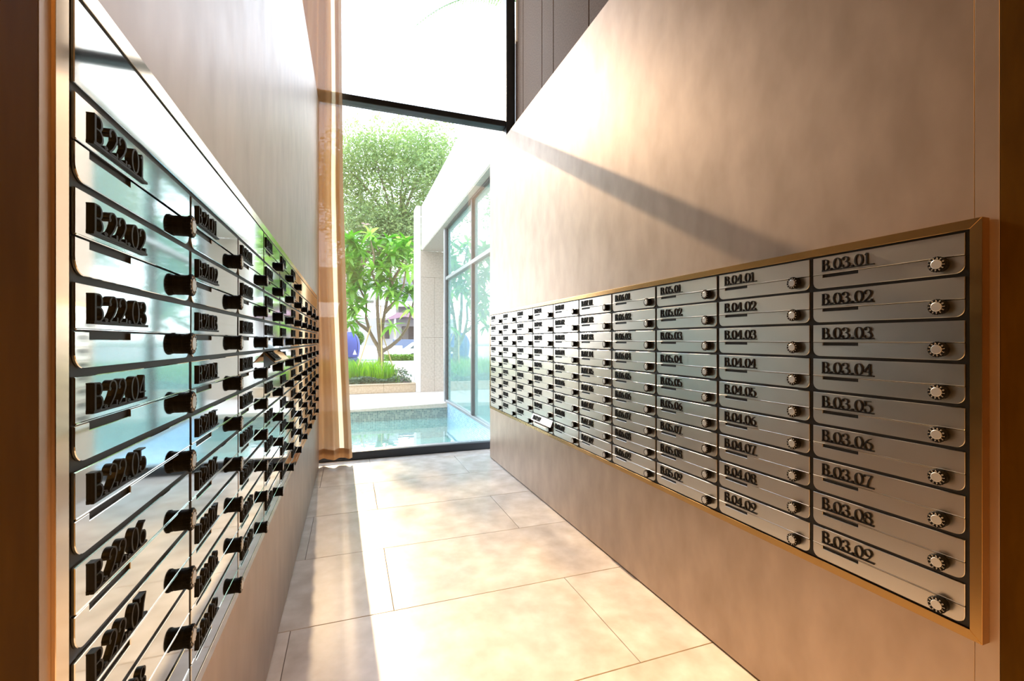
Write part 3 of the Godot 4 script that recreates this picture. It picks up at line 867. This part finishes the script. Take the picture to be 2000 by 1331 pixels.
func plants():
	rosette_tree()
	# bamboo props of the young tree
	var sl := ["upright bamboo stake in front of the young tree trunk", "slanting bamboo stake left of the young tree trunk", "thin slanting bamboo stake right of the young tree trunk"]
	var sp := [[P(0.87, -1.19, 13.7), P(0.85, 1.03, 13.9)], [P(0.07, -1.19, 13.6), P(0.58, 0.43, 13.95)], [P(1.36, -1.19, 14.6), P(0.88, 0.35, 14.3)]]
	for k in 3:
		var st := mb()
		var at: Vector3 = sp[k][0]
		tube(st, bent(Vector3.ZERO, sp[k][1] - at, Vector3(0.01, 0, 0), 6), [0.019, 0.021, 0.018, 0.020, 0.017, 0.019, 0.016], 8)
		tag(build("bamboo_stake", st, M.bamboo, self, Transform3D(Basis.IDENTITY, at)), sl[k], "stake", "bamboo stakes propping the young tree")
	# strap leaved grass
	var bl := SurfaceTool.new(); bl.begin(Mesh.PRIMITIVE_TRIANGLES); bl.set_smooth_group(0)
	for i in 5:
		var t0 := i / 5.0
		var t1 := (i + 1) / 5.0
		var f := func(t: float, s: float) -> Vector3: return Vector3(0.30 * t * t * t, t * (1.0 - 0.18 * t * t), s * 0.022 * (1.0 - t * 0.93))
		quad(bl, f.call(t0, -1.0), f.call(t0, 1.0), f.call(t1, 1.0), f.call(t1, -1.0), Vector3(-1, 0.3, 0))
	var blade := fin(bl)
	var xs := []
	var cs := []
	for i in 4400:
		var x := rng.randf_range(-4.8, 1.32)
		var z := rng.randf_range(13.1, 15.2)
		if x > 1.05 and rng.randf() < (x - 1.05) / 0.3: continue
		var h := rng.randf_range(0.60, 0.88) * (1.0 - 0.25 * clampf((x - 1.0) / 0.3, 0, 1))
		xs.append(Transform3D(Basis(Vector3.UP, rng.randf() * TAU) * Basis(Vector3(0, 0, 1), rng.randfn(-0.1, 0.16)) * Basis.from_scale(Vector3.ONE * h), P(x, -1.21, z)))
		var yl := rng.randf()
		cs.append(Color(0.42, 0.58, 0.5).lerp(Color(1.35, 1.08, 0.8), yl * (1.5 if absf(x - 0.55) < 0.35 else 0.6)))
	tag(multi("strap_leaf_grass", blade, M.grass, xs, cs), "bright green strap leaved grass filling the planter round the tree", "grass", "", "stuff")
	# low silver ground cover
	var lf := SurfaceTool.new(); lf.begin(Mesh.PRIMITIVE_TRIANGLES); lf.set_smooth_group(-1)
	for k in 6:
		var a := TAU * k / 6.0
		var b := Basis(Vector3.UP, a) * Basis(Vector3(0, 0, 1), 0.5)
		tri(lf, Vector3.ZERO, b * Vector3(0.5, 0, 0.22), b * Vector3(1, 0, 0), Vector3.UP)
		tri(lf, Vector3.ZERO, b * Vector3(0.5, 0, -0.22), b * Vector3(1, 0, 0), Vector3.UP)
	var sprig := fin(lf)
	xs = []; cs = []
	for i in 3800:
		var x := rng.randf_range(-4.9, 1.62)
		var z := rng.randf_range(12.75, 13.1) if x < 1.15 else rng.randf_range(12.75, 14.0)
		var mound := 0.17 + 0.05 * sin(x * 5.0) + (0.22 * exp(-pow((x - 1.38) / 0.2, 2.0)))
		var y := -1.20 + rng.randf() * mound
		xs.append(Transform3D(Basis.from_euler(Vector3(rng.randfn(0, 0.5), rng.randf() * TAU, rng.randfn(0, 0.5))).scaled(Vector3.ONE * rng.randf_range(0.03, 0.055)), P(x, y, z)))
		cs.append(Color.WHITE.lerp(Color(0.55, 0.75, 0.6), rng.randf()))
	tag(multi("silver_ground_cover", sprig, M.silver_leaf, xs, cs), "low silvery green shrubs spilling along the front of the planter", "shrub", "", "stuff")
	# big hazy trees across the road
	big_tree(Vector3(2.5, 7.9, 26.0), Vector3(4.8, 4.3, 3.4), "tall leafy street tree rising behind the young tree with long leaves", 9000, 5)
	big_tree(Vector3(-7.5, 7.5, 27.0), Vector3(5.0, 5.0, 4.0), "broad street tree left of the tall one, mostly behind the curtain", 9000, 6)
	# palm leaning in from the left, only frond tips in view
	var base := P(5.9, -1.56, 15.9)
	var pt := root("palm_tree", base)
	tag(pt, "palm whose frond tips hang into the top of the window", "palm")
	var st := mb()
	tube(st, bent(Vector3.ZERO, P(5.5, 12.4, 15.6) - base, Vector3(0.15, 0, 0), 8), [0.17, 0.15, 0.14, 0.13, 0.13, 0.12, 0.12, 0.12, 0.12], 10)
	build("trunk", st, M.bark, pt)
	var head := P(5.5, 12.4, 15.6) - base
	for k in 7:
		var a := [2.75, 3.1, 3.45, 3.8, 1.2, 0.2, 5.2][k] as float
		var tip := head + Vector3(cos(a) * 3.6, -0.9 + 0.3 * sin(k * 2.0), -sin(a) * 3.6)
		var ribs := bent(head, tip, Vector3(0, 0.55, 0), 12)
		var fr := mb()
		var rr := []
		for q in 13: rr.append(0.03 - 0.0019 * q)
		tube(fr, ribs, rr, 5)
		for q in range(2, 13):
			for sub in 3:
				var c: Vector3 = ribs[q - 1].lerp(ribs[q], sub / 3.0)
				var d: Vector3 = (ribs[q] - ribs[q - 1]).normalized()
				var side := d.cross(Vector3.UP).normalized()
				for s in [-1.0, 1.0]:
					var ln: float = 0.75 - 0.03 * q
					var e: Vector3 = c + (side * s * 0.55 + d * 0.45 + Vector3(0, -0.65 - 0.2 * rng.randf(), 0)) * ln
					var wv := d * 0.022
					tri(fr, c - wv, c + wv, e, Vector3.UP)
		build("frond", fr, M.palm, pt)

func big_tree(c: Vector3, r: Vector3, label: String, n: int, sd: int):
	var base := P(c.x - 3.3, -1.56, c.z)
	var t := root("street_tree", base)
	tag(t, label, "tree")
	var rg := RandomNumberGenerator.new(); rg.seed = sd
	var st := mb()
	var top := P(c.x, c.y - r.y * 0.3, c.z) - base
	tube(st, bent(Vector3.ZERO, top, Vector3(-0.75, 0.6, 0), 6), [0.30, 0.27, 0.24, 0.21, 0.18, 0.15, 0.12], 10)
	build("trunk", st, M.bark, t)
	var hubs := []
	for k in 26:
		var d := Vector3(rg.randfn(), rg.randfn(), rg.randfn()).normalized() * pow(rg.randf(), 0.4)
		hubs.append(P(c.x, c.y, c.z) - base + Vector3(d.x * r.x, d.y * r.y, d.z * r.z) * 0.85)
	for k in 26:
		st = mb()
		tube(st, bent(top + Vector3(0, rg.randf_range(-1.6, 0.4), 0), hubs[k], Vector3(0, 0.3, 0), 4), [0.10, 0.08, 0.055, 0.035, 0.015], 5)
		build("branch", st, M.bark, t)
	var lf := SurfaceTool.new(); lf.begin(Mesh.PRIMITIVE_TRIANGLES); lf.set_smooth_group(-1)
	for k in 7:
		var b := Basis.from_euler(Vector3(rg.randf() * 1.2 - 0.6, TAU * k / 7.0, rg.randf() * 1.2 - 0.8))
		var o := Vector3(rg.randfn(), rg.randfn(), rg.randfn()) * 0.09
		tri(lf, o, o + b * Vector3(0.07, 0, 0.032), o + b * Vector3(0.15, -0.02, 0), Vector3.UP)
		tri(lf, o, o + b * Vector3(0.07, 0, -0.032), o + b * Vector3(0.15, -0.02, 0), Vector3.UP)
	var spray := fin(lf)
	var xs := []
	var cs := []
	for i in n:
		var h: Vector3 = hubs[rg.randi() % 26]
		var d := Vector3(rg.randfn(0, 0.95), rg.randfn(0, 0.62), rg.randfn(0, 0.95))
		xs.append(Transform3D(Basis.from_euler(Vector3(rg.randfn(0, 0.5), rg.randf() * TAU, rg.randfn(0, 0.5))).scaled(Vector3.ONE * rg.randf_range(0.8, 1.5)), h + d))
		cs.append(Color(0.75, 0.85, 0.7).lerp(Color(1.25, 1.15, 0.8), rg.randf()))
	multi("foliage", spray, M.leaf_tree, xs, cs, t).set_meta("kind", "stuff")

# ------------------------------------------------------------------ street
func street():
	# kerbs and clipped hedge
	var k1 := cb("trim_kerb", -8, -1.56, 20.0, 14, -1.44, 20.25, M.white)
	struct(k1, "white kerb at the near side of the road", "kerb")
	var k2 := cb("trim_kerb", -8, -1.56, 31.5, 20, -1.40, 31.9, M.white)
	struct(k2, "white kerb at the far side of the road under the hedge", "kerb")
	var xs := []
	var cs := []
	var lf := mb()
	for k in 5:
		var b := Basis.from_euler(Vector3(0.4 * k, TAU * k / 5.0, 0.5))
		tri(lf, Vector3.ZERO, b * Vector3(0.5, 0, 0.3), b * Vector3(1, 0, 0), Vector3.UP)
		tri(lf, Vector3.ZERO, b * Vector3(0.5, 0, -0.3), b * Vector3(1, 0, 0), Vector3.UP)
	for i in 4200:
		xs.append(Transform3D(Basis.from_euler(Vector3(rng.randf() * 2, rng.randf() * TAU, 0)).scaled(Vector3.ONE * rng.randf_range(0.08, 0.14)), P(rng.randf_range(2.3, 9.0), -1.45 + 0.42 * rng.randf(), rng.randf_range(32.2, 33.2))))
		cs.append(Color(0.8, 0.8, 0.7).lerp(Color(1.2, 1.1, 0.9), rng.randf()))
	tag(multi("clipped_hedge", fin(lf), M.hedge, xs, cs), "low yellow green clipped hedge along the far kerb of the road", "hedge", "", "stuff")
	# house across the road
	var h := root("house", P(3.0, -1.56, 46.0))
	tag(h, "pale two storey house with a pinkish porch roof across the road", "house")
	var hp := func(called, x0, y0, z0, x1, y1, z1, m):
		var s2 := mb()
		bx(s2, P(x0, y0, z0) - h.position, P(x1, y1, z1) - h.position, 0.02)
		return build(called, s2, m, h)
	var wallm := mat(Color(0.64, 0.63, 0.625), 0.8)
	var shade := mat(Color(0.50, 0.49, 0.50), 0.8)
	hp.call("ground_floor", -6.0, -1.56, 46.0, 10.0, 2.2, 50.0, wallm)
	hp.call("upper_floor", 4.6, 2.2, 46.6, 10.0, 6.5, 50.0, mat(Color(0.46, 0.455, 0.46), 0.8))
	hp.call("balcony_band", 2.2, 3.35, 45.4, 10.0, 3.85, 46.6, M.white)
	hp.call("upper_floor", -6.0, 3.9, 46.6, 4.6, 7.0, 50.0, wallm)
	var st := mb()
	extrude(st, PackedVector2Array([Vector2(3.2, EYE + 2.05), Vector2(4.2, EYE + 2.62), Vector2(5.2, EYE + 2.62), Vector2(8.0, EYE + 1.95), Vector2(8.0, EYE + 1.75), Vector2(4.9, EYE + 2.25), Vector2(3.2, EYE + 1.9)]), -46.2, -43.6, 0.0)
	build("porch_roof", st, mat(Color(0.58, 0.45, 0.50), 0.7), h, Transform3D(Basis.IDENTITY, -h.position))
	for z in [[4.84, 6.3, -0.2, 1.4], [2.9, 3.65, 0.2, 1.3], [-1.4, -0.2, 0.0, 1.4]]:
		var f = hp.call("opening", z[0], z[2], 45.9, z[1], z[3], 46.0, mat(Color(0.26, 0.22, 0.20), 0.8))
		var s3 := mb()
		bx(s3, P(z[0] + 0.05, z[2] + 0.05, 45.86) - h.position, P(lerpf(z[0], z[1], 0.42), z[3] - 0.05, 45.9) - h.position, 0.01)
		build("door_leaf", s3, mat(Color(0.40, 0.37, 0.34), 0.7), f)
	for x in [6.12, 4.0]: hp.call("pillar", x - 0.09, -1.56, 44.0, x + 0.09, 2.1, 44.18, M.white)
	# garden walls
	var g1 := cb("garden_wall", 3.65, -1.56, 42.0, 5.55, 0.10, 42.25, mat(Color(0.38, 0.43, 0.52), 0.8))
	tag(g1, "blue grey garden wall in front of the house across the road", "wall")
	var g2 := cb("garden_wall", -3.0, -1.56, 40.0, 4.25, -0.45, 40.25, M.white)
	tag(g2, "low white boundary wall along the far pavement", "wall")
	car(P(4.85, -1.56, 34.6))
	canopy()
	# round bush by the house
	var xs2 := []
	var cs2 := []
	for i in 900:
		var d := Vector3(rng.randfn(), rng.randfn(), rng.randfn()).normalized() * pow(rng.randf(), 0.33)
		xs2.append(Transform3D(Basis.from_euler(Vector3(rng.randf() * 2, rng.randf() * TAU, 0)).scaled(Vector3.ONE * 0.16), P(0.55, 0.2, 41.5) + d * Vector3(0.55, 0.6, 0.55)))
		cs2.append(Color(0.5, 0.75, 0.7).lerp(Color(0.8, 0.95, 0.8), rng.randf()))
	var bu := root("round_bush", P(0.55, -1.56, 41.5))
	tag(bu, "round dark green bush behind the low white wall", "bush")
	var s4 := mb(); tube(s4, [Vector3.ZERO, Vector3(0, 1.5, 0)], [0.06, 0.04], 6); build("stem", s4, M.bark, bu)
	for i in xs2.size(): xs2[i].origin -= bu.position
	multi("foliage", fin(lf), M.hedge, xs2, cs2, bu).set_meta("kind", "stuff")

func car(at: Vector3):
	var c := root("car", at)
	tag(c, "small white car parked across the road, half hidden by the column", "car")
	var st := mb()
	var toX := Transform3D(Basis(Vector3(1, 0, 0), Vector3(0, 1, 0), Vector3(0, 0, 1)), Vector3.ZERO)
	extrude(st, PackedVector2Array([Vector2(-1.2, 0.30), Vector2(2.9, 0.30), Vector2(2.95, 0.75), Vector2(2.1, 0.92), Vector2(1.5, 1.38), Vector2(-0.35, 1.42), Vector2(-0.95, 0.98), Vector2(-1.22, 0.88)]), -0.8, 0.8, 0.06, toX)
	build("body", st, mat(Color(0.95, 0.95, 0.94), 0.25), c)
	st = mb()
	extrude(st, PackedVector2Array([Vector2(-0.72, 0.98), Vector2(1.75, 0.98), Vector2(1.4, 1.30), Vector2(-0.30, 1.34)]), 0.80, 0.815, 0.0, toX)
	build("side_window", st, mat(Color(0.30, 0.36, 0.38), 0.1), c)
	for x in [-0.5, 2.1]:
		st = mb()
		lathe(st, [Vector2(0.0, 0.84), Vector2(0.30, 0.84), Vector2(0.32, 0.80), Vector2(0.32, 0.62), Vector2(0.0, 0.62)], 18, Transform3D(Basis.IDENTITY, Vector3(x, 0.32, 0)))
		var wh := build("wheel", st, M.black, c)
		st = mb()
		lathe(st, [Vector2(0.19, 0.842), Vector2(0.17, 0.855), Vector2(0.0, 0.85)], 14, Transform3D(Basis.IDENTITY, Vector3(x, 0.32, 0)))
		build("hubcap", st, M.silver, wh)

func canopy():      # blue fabric hood at the roadside, partly behind the curtain
	var b := root("blue_hood", P(-0.14, -1.56, 18.4))
	tag(b, "rounded blue fabric hood with white sail shaped mark at the roadside", "hood")
	var st := SurfaceTool.new(); st.begin(Mesh.PRIMITIVE_TRIANGLES); st.set_smooth_group(0)
	var n := 14
	var m := 20
	var pt := func(u: float, v: float) -> Vector3:
		var y := lerpf(0.93, 1.90, sin(v * PI * 0.5))
		var r := 0.46 * pow(cos(v * PI * 0.5), 0.55) * (0.80 + 0.2 * sin(v * PI))
		return Vector3(cos(u * TAU) * r * 1.22, y, sin(u * TAU) * r)
	for i in m:
		for j in n:
			var q := [pt.call(float(i) / m, float(j) / n), pt.call(float(i + 1) / m, float(j) / n), pt.call(float(i + 1) / m, float(j + 1) / n), pt.call(float(i) / m, float(j + 1) / n)]
			quad(st, q[0], q[1], q[2], q[3], (q[0] + q[2]) * 0.5 - Vector3(0, 1.2, 0))
	var cover := build("hood_cover", st, mat(Color(0.17, 0.25, 0.56), 0.7), b)
	st = mb()
	for k in 4:
		var a := PI * 0.5 * k + 0.6
		var pts := []
		var rr := []
		for j in 8:
			pts.append(pt.call(a / TAU, j / 8.0) * Vector3(1.01, 1.005, 1.01)); rr.append(0.011)
		tube(st, pts, rr, 5)
	build("piping", st, mat(Color(0.09, 0.14, 0.32), 0.6), cover)
	st = mb()
	extrude(st, PackedVector2Array([Vector2(0.24, 1.03), Vector2(0.38, 1.03), Vector2(0.31, 1.22)]), 0.0, 0.01, 0.0, Transform3D(Basis.IDENTITY, Vector3(0.0, 0, 0.40)))
	build("sail_mark", st, M.white_mark, cover)
	st = mb()
	bx(st, Vector3(-0.44, 0.30, -0.34), Vector3(0.46, 0.92, 0.34), 0.06)
	build("base_box", st, mat(Color(0.15, 0.21, 0.44), 0.6), b)
	for x in [-0.26, 0.26]:
		st = mb()
		lathe(st, [Vector2(0.0, 0.35), Vector2(0.14, 0.35), Vector2(0.16, 0.32), Vector2(0.16, 0.26), Vector2(0.0, 0.26)], 16, Transform3D(Basis.IDENTITY, Vector3(x, 0.16, 0)))
		build("wheel", st, M.black, b)
	st = mb()
	bx(st, Vector3(-0.30, 0.08, -0.30), Vector3(0.30, 0.31, 0.26), 0.02)
	build("chassis", st, M.black, b)

# ------------------------------------------------------------------ lobby downlights behind the camera
func lobby_lamps():
	var n := 0
	for q in [[-0.9, -0.8], [1.1, -0.8], [-0.9, -2.7], [1.1, -2.7]]:
		var o := root("downlight", P(q[0], 1.735, q[1]))
		tag(o, ["round warm downlight, front left of four in the lobby ceiling", "round warm downlight, front right of four in the lobby ceiling", "round warm downlight, rear left of four in the lobby ceiling", "round warm downlight, rear right of four in the lobby ceiling"][n], "downlight", "lobby downlights")
		var st := mb()
		lathe(st, [Vector2(0.075, -0.014), Vector2(0.075, 0.0), Vector2(0.062, 0.003), Vector2(0.055, -0.004)], 24, Transform3D(Basis(Vector3(1, 0, 0), PI / 2), Vector3.ZERO))
		build("trim_ring", st, M.alu, o)
		var em := mat(Color(1, 0.85, 0.6), 0.5)
		em.emission_enabled = true; em.emission = Color(1.0, 0.66, 0.34); em.emission_energy_multiplier = 4.0
		st = mb()
		lathe(st, [Vector2(0.055, -0.004), Vector2(0.0, -0.004)], 20, Transform3D(Basis(Vector3(1, 0, 0), PI / 2), Vector3.ZERO))
		build("light_disc", st, em, o)
		var l := SpotLight3D.new(); l.name = "lamp"
		l.light_color = Color(1.0, 0.70, 0.34); l.light_energy = LAMP_E
		l.spot_angle = 70.0; l.spot_range = 12.0; l.spot_attenuation = 2.0; l.light_size = 0.05; l.shadow_enabled = true
		o.add_child(l); l.position = Vector3(0, -0.02, 0); l.rotation.x = -PI / 2
		n += 1
